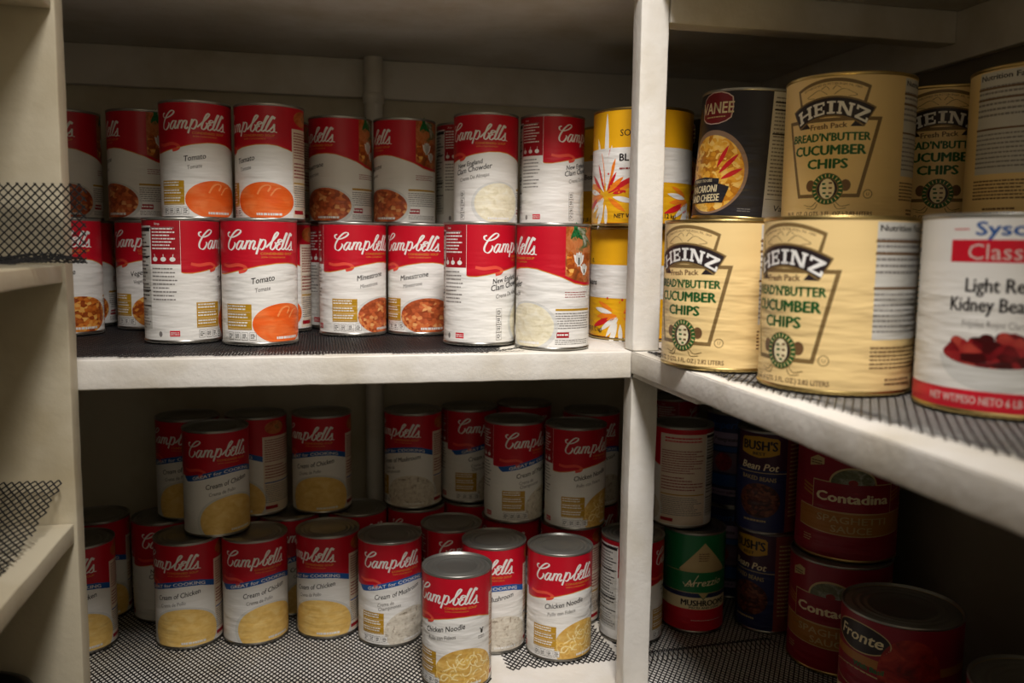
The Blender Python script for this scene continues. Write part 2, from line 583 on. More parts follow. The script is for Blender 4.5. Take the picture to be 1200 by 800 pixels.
def soup_label(kind, lines, subs, fm, gold=True, blue=False, cream=True, tall_icons=False, ex=(38, 30, 50, 29), ptop=142):
    a = Art(53.2, WHITE)
    u0, u1 = -78 * D, (86 if cream else 180) * D
    a.band(u0, u1, wave, lambda u: 173.4, RED, 1)
    for st in SCRIPT:
        a.stroke([script_pt(*p) for p in st], 1.0, 2.75, WHITE, 3)
    a.text('CONDENSED SOUP', 1.5, 127.2, 3.2, GOLDT, 2, 50, bold=.12)
    a.text('SOPA CONDENSADA', 2.5, 122.6, 2.2, GOLDT, 2, 36)
    a.stroke([script_pt(72, 532), script_pt(130, 548), script_pt(240, 532), script_pt(318, 560), script_pt(300, 596), script_pt(240, 612)], 4.0, 5.6, SWIRL, 2)
    if blue:
        a.band(-66 * D, u1, lambda u: wave(u) - 9.5 * min(1, max(0, (u / D + 66) / 10 + .15)), lambda u: wave(u) + .2, BLUE, 2)
        def wp(X, Y):
            return X, Y + wave(X) - 7.6
        a.text('GREAT for COOKING', -44 * D, 0, 5.0, WHITE, 3, 103, bold=.18, warp=wp)
    else:
        a.band(u0, u1, lambda u: wave(u) - .9, lambda u: wave(u) + .2, GOLDT, 2)
    y = 84 if not blue else 78
    u = -13 * D if not blue else -14 * D
    h0, sq = 8.0, .88
    if len(lines[0]) > 12:
        u = -30 * D if len(lines[0]) > 16 else -34 * D
        sq = .84
    if lines[0] == 'Cream of Chicken':
        u = -19 * D
    if len(lines) > 1:
        y += 3
        h0 = 7.0
        u = -36 * D
    for k, l_ in enumerate(lines):
        a.text(l_, u + k * -3, y - k * 10.5 + 2, h0 + (1.2 if k else 0), BLACK, 3, nat(l_, h0 + (1.2 if k else 0)) * sq, 10, .24, .13)
    for k, l_ in enumerate(subs):
        a.text(l_, u + 5 + k * 1.5, y - 9.5 * len(lines) - k * 7, 5.8, GREY, 3, nat(l_, 5.8) * .82, 10, .2, .05)
    uc, vc, ea, eb = ex
    a.ellipse(uc * D, vc - 1, (ea + 6) * D, eb + 4, BOWLG if fm in (F_CLAM, F_CHK, F_MIN) else WHITE, 1)
    a.ellipse(uc * D, vc, ea * D, eb, fm, 2)
    if fm is F_TOM:
        a.stroke([(24, 40), (30, 50), (38, 54), (44, 52), (40, 44)], 1.4, 2.8, TOML, 3)
        a.stroke([(44, 38), (52, 48), (60, 50)], 1.2, 2.4, TOML, 3)
    if fm is F_NOO:
        a.ellipse(66 * D, 88, 2.2, 3.0, BLACK, 3)
        a.line([(66 * D - 3, 93), (66 * D, 89), (66 * D + 3, 93)], 1.4, BLACK, 3)
        a.greek(59 * D, 73 * D, 77, 83, 2, GREY, 3, .4, 77, .1)
        R = random.Random(12)
        for k in range(60):
            t, q = R.uniform(0, 2 * PI), math.sqrt(R.random()) * .86
            cx_, cy_ = (uc + ea * q * math.cos(t)) * D, vc + eb * q * math.sin(t)
            g, cv = R.uniform(0, 2 * PI), R.uniform(-.5, .5)
            pts = []
            for h_ in range(6):
                pts.append((cx_ + 3.2 * h_ * math.cos(g + cv * h_), cy_ + 3.2 * h_ * math.sin(g + cv * h_)))
            pts = [p for p in pts if p[1] > 6 and ((p[0] / D - uc) / ea) ** 2 + ((p[1] - vc) / eb) ** 2 < .97]
            if len(pts) > 2:
                a.stroke(pts, 1.6, 2.2, NOOL if k % 3 else NOOM, 2.2 + .2 * (k % 4), 3)
    if gold:
        a.rect(-57 * D, -13 * D, 22, 58, GOLD, 3)
        for k in range(3):
            a.rect(-56 * D, -15 * D, 25 + k * 11.5 - 1.5, 25 + k * 11.5 - 1.0, BEIGE, 4)
            a.greek(-55 * D, -18 * D, 26 + k * 11.5, 34 + k * 11.5, 2, WHITE, 4, .5, k + 8)
        if tall_icons is False:
            icons(a, -54 * D, 7.5)
    elif tall_icons:
        icons(a, -30 * D, 8, 4, True)
    a.greek(24 * D, 66 * D, 7, 12, 1, WHITE, 3, .7, 4, .05)
    # directions panel and nutrition panel on the left
    a.rect(-180 * D, -78.5 * D, 166, 173.4, RED2, 1)
    a.text('Soup', -118 * D, 167.2, 3.0, WHITE, 2, None)
    a.greek(-150 * D, -84 * D, 160.5, 165.5, 1, GREY, 1, .5, 3)
    a.rect(-126 * D, -78.5 * D, 112, 166, RED2, 1)
    a.greek(-123 * D, -82 * D, 132, 164, 7, WHITE, 2, .42, 5, .3)
    for k in range(3):
        uu = -118 * D + k * 13
        a.ellipse(uu, 119, 4, 3.2, WHITE, 2)
        a.line([(uu, 121), (uu - 1 + k, 126)], .8, WHITE, 2)
    a.greek(-124 * D, -84 * D, 60, 109, 9, GREY, 1, .34, 9, .35)
    a.rect(-180 * D, -128 * D, 20, 163, PALEB, 1)
    a.rect(-180 * D, -128 * D, 158, 163, BLACK, 2)
    a.greek(-178 * D, -130 * D, 60, 156, 18, BLACK, 2, .34, 11, .3)
    for v in (136, 122, 74, 52):
        a.rect(-179 * D, -129 * D, v, v + 1.6, BLACK, 3)
    a.greek(-178 * D, -130 * D, 24, 50, 6, GREY, 2, .4, 12, .3)
    a.ellipse(-112 * D, 13, 2.6, 4, GREY, 1)
    a.rect(-97 * D, -82 * D, 10, 18, SYSR, 1)
    a.greek(-96 * D, -83 * D, 11.4, 16.6, 2, WHITE, 2, .4, 2, .05)
    # right-hand panel
    if cream:
        a.band(86 * D, 180 * D, lambda u: ptop, lambda u: 173.4, RED, 1)
        if ptop < 150:
            a.ellipse(112 * D, 158, 20, 12, F_GARD, 2)
        else:
            a.greek(96 * D, 170 * D, 150, 161, 2, SYSR, 2, .5, 71, .1)
        a.rect(87 * D, 178 * D, 6, ptop, BEIGE, 1)
        a.greek(90 * D, 174 * D, 96, 138, 10, MAROON, 2, .4, 21, .35)
        a.greek(90 * D, 174 * D, 66, 92, 5, MAROON, 2, .4, 22, .5)
        a.rect(89 * D, 176 * D, 58, 60, GOLD if not blue else BLUE, 2)
        a.greek(90 * D, 174 * D, 22, 56, 10, GREY, 2, .42, 23, .25)
        a.rect(90 * D, 116 * D, 11, 17, RED2, 2)
    else:
        a.band(104 * D, 165 * D, lambda u: wave(u) + 4, lambda u: 173.0, F_GARD, 2)
        for bx, by, sz in ((128 * D, 118, 1), (140 * D, 106, .8)):
            for k, an in enumerate((52, 72, 90, 108, 128)):
                leaf(a, bx + (k - 2) * 1.6 * sz, by, 21 * sz, 8.5 * sz, an, PALEB if k % 2 else WHITE, 3 + k % 2)
        for k in range(5):
            leaf(a, (112 + 6 * k) * D, 156 + 2 * (k % 2), 22, 6, 60 + 22 * k, DGREEN if k % 2 else GREEN, 5)
        a.ellipse(112 * D, 122, 7, 17, F_VEG, 3)
        a.greek(104 * D, 150 * D, 74, 84, 3, MAROON, 1, .34, 31, .4)
        a.rect(90 * D, 160 * D, 56, 59, GOLD, 1)
        a.greek(90 * D, 158 * D, 30, 54, 7, GREY, 1, .4, 32, .1)
        a.rect(92 * D, 112 * D, 18, 26, RED2, 1)
        a.greek(93 * D, 111 * D, 20, 24, 1, WHITE, 2, .6, 4, .05)
        a.greek(90 * D, 158 * D, 8, 16, 3, GREY, 1, .4, 33, .1)
    return a.mesh('soup_label_' + kind)

# ---------- cream pickle can
def arc_band(a, half, lo, hi, material, layer, uc=0):
    a.band(uc - half, uc + half, lo, hi, material, layer, 2.5)

SLAB = {
    'H': [((0, 0), (.34, .16)), ((.0, .84), (.34, 1)), ((.66, 0), (1, .16)), ((.66, .84), (1, 1)), ((.08, 0), (.28, 1)), ((.72, 0), (.92, 1)), ((.2, .42), (.8, .58))],
    'E': [((0, 0), (.9, .16)), ((0, .84), (.9, 1)), ((.1, 0), (.34, 1)), ((.3, .43), (.72, .58)), ((.76, 0), (.9, .32)), ((.76, .68), (.9, 1)), ((.6, .34), (.72, .66))],
    'I': [((0, 0), (.6, .15)), ((0, .85), (.6, 1)), ((.17, 0), (.43, 1))],
    'N': [((0, 0), (.36, .15)), ((0, .85), (.3, 1)), ((.7, .85), (1.06, 1)), ((.1, 0), (.27, 1)), ((.78, 0), (.96, 1))],
    'Z': [((0, 0), (.92, .17)), ((0, .83), (.92, 1)), ((0, .66), (.16, 1)), ((.77, 0), (.92, .36))],
}
def pickle_label():
    a = Art(78.0, CREAM)
    # crest above the banner
    top = lambda u: 171.5 - .0052 * u * u
    for dlt, mt, ly in ((0, BRONZE, 1), (4.2, CREAM, 2)):
        sl = lambda u, d_=dlt: top(u) - d_ if abs(u) < 46 - d_ else 0
        a.poly([(-46 + dlt, top(46) - dlt * .9)] + [(x, top(x) - dlt) for x in range(-42, 43, 6)] + [(46 - dlt, top(46) - dlt * .9), (40.5 - dlt, 138), (-40.5 + dlt, 138)], mt, ly)
    a.text('ESTABLISHED IN PITTSBURGH, PA. 1869', 0, 0, 2.6, HBRN, 3, 70, align='c', warp=lambda X, Y: (X, Y + 163.4 - .0052 * X * X))
    for sg in (-1, 1):
        a.stroke([(sg * 4, 152), (sg * 14, 158), (sg * 24, 154), (sg * 30, 150), (sg * 20, 149)], .4, .8, HBRN, 3)
        a.stroke([(sg * 2, 158), (sg * 6, 162), (sg * 12, 159)], .4, .8, HBRN, 3)
    # lower frame
    fr = [(-61, 124.5), (61, 124.5), (38.5, 29.5), (-38.5, 29.5)]
    a.poly(fr, BRONZE, 1)
    a.poly([(-55.4, 120.2), (55.4, 120.2), (35, 33.8), (-35, 33.8)], CREAM, 2)
    # banner
    bt = lambda u: 150.5 - .0053 * u * u
    bb = lambda u: 126 - .0079 * u * u
    def ban(g, mt, ly):
        pts = [(x, bt(x) - g) for x in [i * 5.3 - 53 + g for i in range(0, 21)] if abs(x) <= 53 - g]
        pts += [(53 - g * 1.3, bt(53) - g), (40 - g * .2, bb(40) + g * .8)]
        pts += [(x, bb(x) + g) for x in range(36, -37, -6)] + [(-40 + g * .2, bb(40) + g * .8), (-53 + g * 1.3, bt(53) - g)]
        a.poly(pts, mt, ly)
    ban(0, BRONZE, 3)
    ban(2.2, HDARK, 4)
    a.poly([(40, 113.2), (24, 113.5), (29, 119.5)], HDARK, 3)
    a.poly([(-40, 113.2), (-24, 113.5), (-29, 119.5)], HDARK, 3)
    wp = lambda X, Y: (X + (Y - 136) * X * .0065, Y - .0066 * X * X)
    x = -42.0
    for ch, wd in (('H', 19.5), ('E', 15.5), ('I', 16.5), ('N', 18), ('Z', 16)):
        if ch == 'I':
            x += .5
        for (p, q) in SLAB[ch]:
            pts = [(x + p[0] * wd, 129.4 + p[1] * 15), (x + q[0] * wd, 129.4 + p[1] * 15), (x + q[0] * wd, 129.4 + q[1] * 15), (x + p[0] * wd, 129.4 + q[1] * 15)]
            a.poly([wp(*t) for t in pts], WHITE, 5)
        if ch == 'N':
            a.poly([wp(*t) for t in [(x + .1 * wd, 144.4), (x + .36 * wd, 144.4), (x + .96 * wd, 129.4), (x + .72 * wd, 129.4)]], WHITE, 5)
        if ch == 'Z':
            a.poly([wp(*t) for t in [(x, 131.5), (x + .28 * wd, 131.5), (x + .92 * wd, 142.2), (x + .62 * wd, 142.2)]], WHITE, 5)
        x += {'H': 21.3, 'E': 16.3, 'I': 11.8, 'N': 21.3, 'Z': 16}[ch]
    a.text('Fresh Pack', -1.5, 112, 6.2, HBRN, 3, 44, 2, 0, .3, 'c')
    a.text("BREAD'N'BUTTER", -1, 97.2, 9.2, GREEN, 3, 97, 0, 0, .6, 'c')
    a.text('CUCUMBER', -1, 81, 11, GREEN, 3, 88, 0, 0, .85, 'c')
    a.text('CHIPS', -1, 64.6, 11, GREEN, 3, 48, 0, 0, .85, 'c')
    # round seal with cucumber slices
    for sg in (-1, 1):
        a.ellipse(sg * 21 + 1, 44, 6, 7, HBRN, 3)
        a.stroke([(sg * 12, 24), (sg * 18, 19), (sg * 28, 21)], .5, 1.0, BRONZE, 3)
        a.stroke([(sg * 10, 22), (sg * 14, 16), (sg * 24, 17)], .5, 1.0, BRONZE, 3)
    a.ellipse(1, 40, 19, 19, BRONZE, 4)
    a.ring(1, 40, 15.8, 15.8, 5.0, GREEN, 5)
    for k in range(22):
        t = 2 * PI * k / 22
        a.line([(1 + 14.4 * math.cos(t), 40 + 14.4 * math.sin(t)), (1 + 17.3 * math.cos(t), 40 + 17.3 * math.sin(t))], 1.1, CREAM, 6)
    a.ellipse(1, 40, 12, 12, HDARK, 5)
    a.ellipse(1, 40, 9, 12, IVORY, 6)
    for k, (x, y, l_) in enumerate(((-4, 46, 4), (4, 47, 4), (-3, 41, 5), (4, 41, 4), (-3, 35, 4), (4, 35, 4), (1, 31, 4))):
        a.rect(1 + x - l_ / 2, 1 + x + l_ / 2, y - 1.2, y + 1.0, HBRN if k % 2 else GREEN, 7)
    a.ring(48, 33.5, 5, 5, .9, BRONZE, 1)
    a.text('U', 48, 31.6, 3.8, BRONZE, 1, None, align='c')
    a.text('96 FL. OZ. (3 QTS. 3 FL. OZ.) 2.82 LITERS', -1.5, 7.6, 5.0, HBRN, 1, 112, 0, 0, .18, 'c')
    # nutrition panel
    a.rect(93, 205, 56, 172, PALEB, 1)
    a.text('Nutrition Facts', 96, 163, 6, BLACK, 2, 66, bold=.3)
    a.greek(93, 196, 120, 158, 6, GREY, 2, .4, 41, .4)
    a.greek(93, 196, 62, 104, 8, GREY, 2, .36, 42, .3)
    for v in (152, 140, 106):
        a.rect(92, 203, v, v + 2.2, HBRN, 3)
    a.greek(92, 170, 26, 50, 6, HBRN, 1, .45, 43, .2)
    a.greek(110, 150, 9, 18, 2, HBRN, 1, .5, 44, .1)
    for k in range(9):
        a.rect(-118, -100, 60 + k * 7, 63 + k * 7, HBRN, 1)
    a.rect(-180, -150, 40, 66, HBRN, 1)
    return a.mesh('pickle_label')

def kidney_label():
    a = Art(78.0, WHITE)
    a.text('Sysco', -30, 158.5, 11.5, SYSB, 1, 50, bold=.6)
    a.rect(-50, -36, 163.2, 164.2, SYSR, 1)
    a.rect(-52, 40, 135, 154.5, SYSR, 1)
    a.text('Classic', -36, 137.4, 13.5, PINK, 2, 57)
    a.text('Light Red', -36, 109, 12, BLACK, 1, 54, bold=.45)
    a.text('Kidney Beans', -49, 92, 12, BLACK, 1, 72, bold=.45)
    a.text('Frijoles Rojos Claros', -37, 78, 6, GREY, 1, 54)
    a.ellipse(-8, 52, 49, 30, BOWLG, 1, 22, 52)
    a.ellipse(-8, 55, 46, 12, F_BEAN, 2)
    R = random.Random(3)
    for k in range(44):
        x = R.uniform(-44, 28)
        y = 56 + R.uniform(-6, 16) * (1 - ((x + 8) / 52) ** 2)
        a.ellipse(x, y, R.uniform(5, 8), R.uniform(3.5, 5.5), F_BEAN, 3 + k % 3)
    a.rect(-245, 245, 4.6, 22, SYSR, 1)
    a.text('NET WT/PESO NETO 6 LB 14 OZ (3.11 kg)', -66, 10, 7, PINK, 2, 130, bold=.2)
    a.rect(90, 180, 40, 165, PALEB, 1)
    a.greek(94, 176, 46, 160, 16, BLACK, 2, .36, 51, .3)
    a.rect(-180, -110, 40, 165, PALEB, 1)
    a.greek(-176, -114, 46, 160, 16, GREY, 2, .36, 52, .3)
    return a.mesh('kidney_label')

def leaf(a, u, v, l_, wd, ang, material, layer):
    c, s_ = math.cos(math.radians(ang)), math.sin(math.radians(ang))
    pts = []
    for k in range(17):
        t = k / 16
        x, y = t * l_, wd / 2 * math.sin(PI * t) ** .8
        pts.append((x, y))
    for k in range(15, 0, -1):
        t = k / 16
        pts.append((t * l_, -wd / 2 * math.sin(PI * t) ** .8))
    a.poly([(u + x * c - y * s_, v + x * s_ + y * c) for x, y in pts], material, layer)

def yellow_label(bean):
    a = Art(78.0, YEL)
    a.rect(-244, 244, 66, 118, WHITE, 1)
    a.rect(-244, 244, 4.6, 5.2, ORNG, 1)
    for bc in (-60, 92):
        c0 = (bc, 47 if bc < 0 else 40)
        for k, (an, l_, wd, mt) in enumerate(((90, 118, 9, WHITE), (82, 70, 10, WHITE), (104, 76, 9, WHITE), (84, 66, 7, SCAR), (100, 52, 6, ORNG), (112, 46, 5, SCAR), (72, 44, 7, ORNG),
                                              (128, 42, 6, WHITE), (140, 36, 7, SCAR), (60, 34, 6, SCAR), (155, 34, 7, ORNG), (40, 36, 8, ORNG), (20, 46, 9, ORNG), (28, 60, 8, SCAR),
                                              (170, 38, 8, WHITE), (185, 42, 9, ORNG), (200, 46, 9, SCAR), (215, 40, 8, WHITE), (-12, 40, 8, WHITE), (235, 38, 8, WHITE),
                                              (250, 42, 9, WHITE), (-35, 38, 8, ORNG), (272, 34, 7, WHITE), (200, 20, 7, ORNG), (10, 22, 6, SCAR))):
            if bc > 0 and 50 < an < 150:
                continue
            st = 6 if k % 2 else 14
            leaf(a, c0[0] + st * math.cos(math.radians(an)), c0[1] + st * math.sin(math.radians(an)), min(l_, 110) if mt is not WHITE or an > 80 else l_, wd, an, mt, 2 + k % 3)
        for k in range(9):
            t = rnd.uniform(0, 2 * PI)
            a.ellipse(c0[0] + rnd.uniform(14, 40) * math.cos(t), c0[1] + rnd.uniform(10, 34) * math.sin(t), 1.6, 1.8, SCAR if k % 2 else ORNG, 5)
    a.text('SO', -35, 135, 9.5, HDARK, 2, None, bold=.1)
    if bean:
        a.text('Beans', 10, 86, 9, HDARK, 5, 32, bold=.25)
        a.text('n.', 24, 122, 9, HDARK, 5, None, shear=.3, bold=.1)
    else:
        a.text('BL', -35, 98, 10.5, BLACK, 5, None, bold=.45)
        a.greek(-35, -12, 84, 89, 1, MAROON, 5, .5, 2, 0)
        a.text('.', 33, 98, 8, BLACK, 5)
    a.text('NET WT 6.88 LB (3.12 kg)', -42, 12.5, 6.4, HDARK, 6, 100, bold=.2)
    return a.mesh('yellow_label')

def macaroni_label():
    a = Art(78.0, VBLK)
    oc = [(-28, 166), (-20, 171), (-8, 174), (8, 174), (20, 171), (28, 166), (30, 152), (28, 138), (20, 133), (8, 130), (-8, 130), (-20, 133), (-28, 138), (-30, 152)]
    a.poly(oc, PINK, 1)
    a.poly([(x * .94, 152 + (y - 152) * .94) for x, y in oc], VLOGO, 2)
    a.text('VANEE', 0, 144.5, 15, IVORY, 3, 60, 0, 0, .5, 'c')
    a.greek(-18, 18, 138, 141.5, 1, TAN, 3, .5, 2, 0)
    a.ellipse(0, 64, 58, 58, TAUPE, 1)
    a.ellipse(0, 62, 53, 53, F_MAC, 2)
    R = random.Random(5)
    for k in range(120):
        t, q = R.uniform(0, 2 * PI), math.sqrt(R.random()) * 44
        x, y = q * math.cos(t), 64 + q * math.sin(t)
        g = R.uniform(0, 2 * PI)
        pts = [(x + 6.5 * math.cos(g + h_), y + 6.5 * math.sin(g + h_)) for h_ in (0, .7, 1.4, 2.1)]
        a.stroke(pts, 2.8, 3.4, F_MAC if k % 3 else MACL, 3 + k % 3, 4)
    for x, y, an, l_ in ((12, 70, 62, 34), (16, 62, 44, 38), (20, 54, 26, 34)):
        leaf(a, x, y, l_, 6.5, an, SCAR, 6)
    a.poly([(-45, 54), (-8, 57), (18, 55), (18, 49), (-45, 47)], VBLK, 7)
    a.text('READY TO USE', -14, 50, 3.6, IVORY, 8, 40, 2, 0, .12, 'c')
    a.poly([(-50, 46), (12, 50), (34, 44), (26, 22), (-50, 20)], VBLK, 7)
    a.text('MACARONI', -12, 35.5, 9.5, IVORY, 8, 54, 3, .1, .3, 'c')
    a.text('AND CHEESE', -10, 23, 9.5, IVORY, 8, 60, 3, .1, .3, 'c')
    a.greek(48, 66, 10, 16, 2, GREY, 1, .4, 3, .1)
    a.rect(82, 125, 4.6, 173, PALEB, 1)
    a.greek(86, 122, 34, 168, 26, GREY, 2, .4, 8, .3)
    for v in (158, 148, 116):
        a.rect(85, 123, v, v + 2, BLACK, 3)
    a.rect(84, 124, 29, 30, GREY, 3)
    a.text('Van', 96, 14, 8, BLACK, 2, 20, shear=.15)
    return a.mesh('macaroni_label')

def sauce_label():
    a = Art(78.0, CRIM)
    a.ellipse(-1, 124, 36, 26, TAN, 1, 120)
    a.ellipse(-1, 124, 33, 23, F_HILL, 2, 120)
    a.rect(-64, 64, 77.5, 125, TAN, 1)
    a.rect(-62.4, 62.4, 79, 123.4, CRIM, 3)
    a.ellipse(-1, 126, 7, 5, F_TOMS, 4)
    V = [(-48, -57.5), ]
    a.text('Contadina', 0, 94, 14, IVORY, 4, 112, 0, 0, 1.1, 'c')
    for sg in (-1, 1):
        for k in range(3):
            a.line([(sg * 64, 98 + k * 6), (sg * 84, 104 + k * 6)], 3.2, OCHRE, 1)
    a.band(-92, 92, lambda u: 41 + .0006 * u * u, lambda u: 78 + .0004 * u * u, TAN, 1)
    a.band(-91, 91, lambda u: 42.6 + .0006 * u * u, lambda u: 76.4 + .0004 * u * u, OCHRE, 2)
    a.text('SPAGHETTI', 0, 61, 10.5, TAN, 3, 108, 0, 0, .3, 'c')
    a.text('SAUCE', 0, 46, 10.5, TAN, 3, 62, 0, 0, .3, 'c')
    a.poly([(-72, 144), (-46, 150), (-46, 160), (-58, 163), (-72, 156)], TAN, 1)
    a.greek(-69, -49, 148, 156, 2, HBRN, 2, .5, 3, .1)
    a.greek(-80, -62, 22, 34, 3, TAN, 1, .4, 4, .2)
    a.greek(95, 150, 30, 150, 16, TAN, 1, .35, 5, .3)
    return a.mesh('sauce_label')

def baked_label():
    a = Art(53.2, NAVY)
    a.rect(-48, 48, 112, 173, ink('label_plum', (64, 26, 50)), 1)
    oc = [(-34, 162), (-30, 166), (0, 169), (30, 166), (34, 162), (34, 140), (18, 135), (0, 132), (-18, 135), (-34, 140)]
    a.poly(oc, GOLD, 2)
    a.text("BUSH'S", 0, 145.5, 15, BLACK, 3, 60, 0, 0, .9, 'c')
    a.text('BEST', 0, 136.5, 5, BLACK, 3, 22, 0, 0, .3, 'c')
    a.rect(-40, 48, 106, 107.2, TAN, 2)
    a.text('Bean Pot', 0, 111.5, 11.5, IVORY, 3, 64, -2, .25, .4, 'c')
    a.text('BAKED BEANS', 0, 93, 7, TAN, 3, 60, -3, 0, .2, 'c')
    a.ellipse(2, 58, 36, 30, F_BAKED, 2)
    a.greek(-24, 18, 20, 26, 1, TAN, 2, .5, 5, .1)
    a.rect(48, 110, 4.6, 173, ink('label_brick', (130, 60, 50)), 1)
    a.greek(54, 100, 30, 160, 18, TAN, 2, .35, 6, .3)
    a.rect(-110, -58, 20, 160, NAVY, 1)
    return a.mesh('baked_label')

def mushroom_label():
    a = Art(53.2, DGREEN)
    a.rect(-167, 167, 4.6, 44, SYSR, 1)
    a.rect(-167, 167, 43, 64, IVORY, 2)
    a.rect(-167, 167, 64, 72, NAVY, 1)
    a.poly([(0, 164), (46, 113), (0, 60), (-46, 113)], DGREEN, 3)
    a.poly([(0, 161), (43.5, 113), (0, 62), (-43.5, 113)], TAN, 4)
    a.greek(-10, 10, 128, 144, 4, HBRN, 5, .4, 3, .2)
    a.rect(-72, 72, 72, 110, DGREEN, 5)
    a.rect(-72, 72, 109, 110.2, TAN, 6)
    a.rect(-72, 72, 72, 73, TAN, 6)
    a.text('Arrezzio', 0, 85, 12, IVORY, 6, 66, 4, .35, .2, 'c')
    a.stroke([(-36, 90), (-30, 84), (-20, 88), (-10, 104)], .5, 1.2, IVORY, 6)
    a.text('MUSHROOMS', 4, 49.5, 10, BLACK, 5, 84, 0, 0, .6, 'c')
    a.text('PIECES AND STEMS', 4, 44.5, 3.4, BLACK, 5, 56, 0, 0, .15, 'c')
    a.greek(-20, 40, 22, 25, 1, PINK, 2, .4, 4, .1)
    return a.mesh('mushroom_label')

def fruit_label():
    a = Art(53.2, NAVY)
    a.text('Imperial', 0, 150, 14, SYSB, 1, 62, 3, .3, .4, 'c')
    a.rect(-60, 60, 118, 142, LILAC, 1)
    a.text('Pomegranate', 0, 126, 7, HDARK, 2, 46, 0, 0, .2, 'c')
    a.rect(-60, 60, 106, 116, SYSB, 1)
    a.rect(-60, 60, 66, 104, ink('label_mauve', (120, 96, 116)), 1)
    a.ellipse(-4, 86, 17, 17, F_FRUIT, 2)
    a.rect(-60, 60, 40, 62, BLUE, 1)
    a.rect(-60, 60, 22, 34, LILAC, 1)
    a.text('IN LIGHT SYRUP', 0, 26, 4, NAVY, 2, 48, 0, 0, .1, 'c')
    return a.mesh('fruit_label')

def chili_label():
    a = Art(78.0, CRIM)
    a.rect(-245, 245, 4.6, 60, TAN, 1)
    a.ellipse(0, 145, 46, 20, HDARK, 2)
    a.ring(0, 145, 46, 20, 1.6, TAN, 3)
    a.text('Fronte', 0, 139, 15, IVORY, 4, 70, 0, .25, .6, 'c')
    a.rect(-245, 245, 110, 122, OCHRE, 1)
    a.text('With Basil', 16, 104, 7, DGREEN, 4, 44, 0, .1, .4, 'c')
    a.ellipse(0, 86, 60, 14, CRIM, 2)
    a.ring(0, 86, 60, 14, 2, TAN, 3)
    a.ellipse(70, 110, 40, 50, F_TOMS, 3, 30, 165)
    a.ellipse(-10, 40, 50, 26, IVORY, 2, 10)
    a.ellipse(30, 30, 24, 20, F_TOMS, 3, 8)
    return a.mesh('tomato_label')

LABELS = {
    'tomato': soup_label('tomato', ['Tomato'], ['Tomate'], F_TOM),
    'vegetable': soup_label('vegetable', ['Vegetable'], ['Vegetales'], F_VEG, cream=False),
    'minestrone': soup_label('minestrone', ['Minestrone'], ['Minestrone'], F_MIN, cream=False),
    'clam': soup_label('clam', ['New England', 'Clam Chowder'], ['Crema De Almejas'], F_CLAM, gold=False, cream=False, tall_icons=True, ex=(44, 34, 44, 32)),
    'chicken': soup_label('chicken', ['Cream of Chicken'], ['Crema de Pollo'], F_CHK, gold=False, blue=True, ex=(30, 26, 60, 42)),
    'mushroom_soup': soup_label('mushroom_soup', ['Cream of Mushroom'], ['Crema de', 'Champinones'], F_MUS, blue=True, ex=(40, 26, 52, 37)),
    'noodle': soup_label('noodle', ['Chicken Noodle'], ['Pollo con Fideos'], F_NOO, ex=(38, 24, 54, 42)),
    'back': soup_label('back', ['Cream of Mushroom'], ['Crema de'], F_MUS, blue=False, ptop=165),
    'pickle': pickle_label(), 'kidney': kidney_label(), 'yellow': yellow_label(False), 'yellow_bean': yellow_label(True),
    'macaroni': macaroni_label(), 'sauce': sauce_label(), 'baked': baked_label(), 'mushroom': mushroom_label(), 'fruit': fruit_label(), 'basil': chili_label(),
}
BIG = {'pickle', 'kidney', 'yellow', 'yellow_bean', 'macaroni', 'sauce', 'basil'}

def can_body(name, R, material):
    h = HT
    rb = R - .0013
    p = [(R - .004, .0), (R - .0008, .0), (R, .0009), (R, .0034), (rb, .0044)]
    n = 10
    p += [(rb, .02), (rb, .04), (rb, .08), (rb, .12), (rb, .16)]
    p += [(rb, h - .0042), (R - .0012, h - .0038), (R - .003, h - .0038)]
    p += [(R - .003, .006), (R - .004, .0045)]
    me = lathe_mesh(name, p, material, 72, True)
    return me

def can_lid(name, R, material):
    h = HT
    p = [(R - .0012, h - .0038), (R - .0002, h - .0036), (R, h - .0028), (R, h - .0008), (R - .0005, h - .0001), (R - .0014, h), (R - .0022, h - .0005), (R - .0030, h - .0045), (R - .0048, h - .0048),
         (R - .0058, h - .0032), (R * .87, h - .0034), (R * .845, h - .0020), (R * .82, h - .0020), (R * .79, h - .0038), (R * .74, h - .0038), (R * .715, h - .0022), (R * .69, h - .0022), (R * .66, h - .0040),
         (R * .6, h - .0040), (R * .575, h - .0026), (R * .545, h - .0040), (R * .2, h - .0040), (0, h - .0040)]
    me = lathe_mesh(name, p, material, 72)
    return me

BODY = {0: can_body('tall_can_body', R4, STEEL), 1: can_body('wide_can_body', R10, GOLDRIM)}
LID = {0: can_lid('tall_can_lid', R4, STEELD), 1: can_lid('wide_can_lid', R10, GOLDRIM)}
LID[2] = can_lid('plain_wide_lid', R10, STEELD)

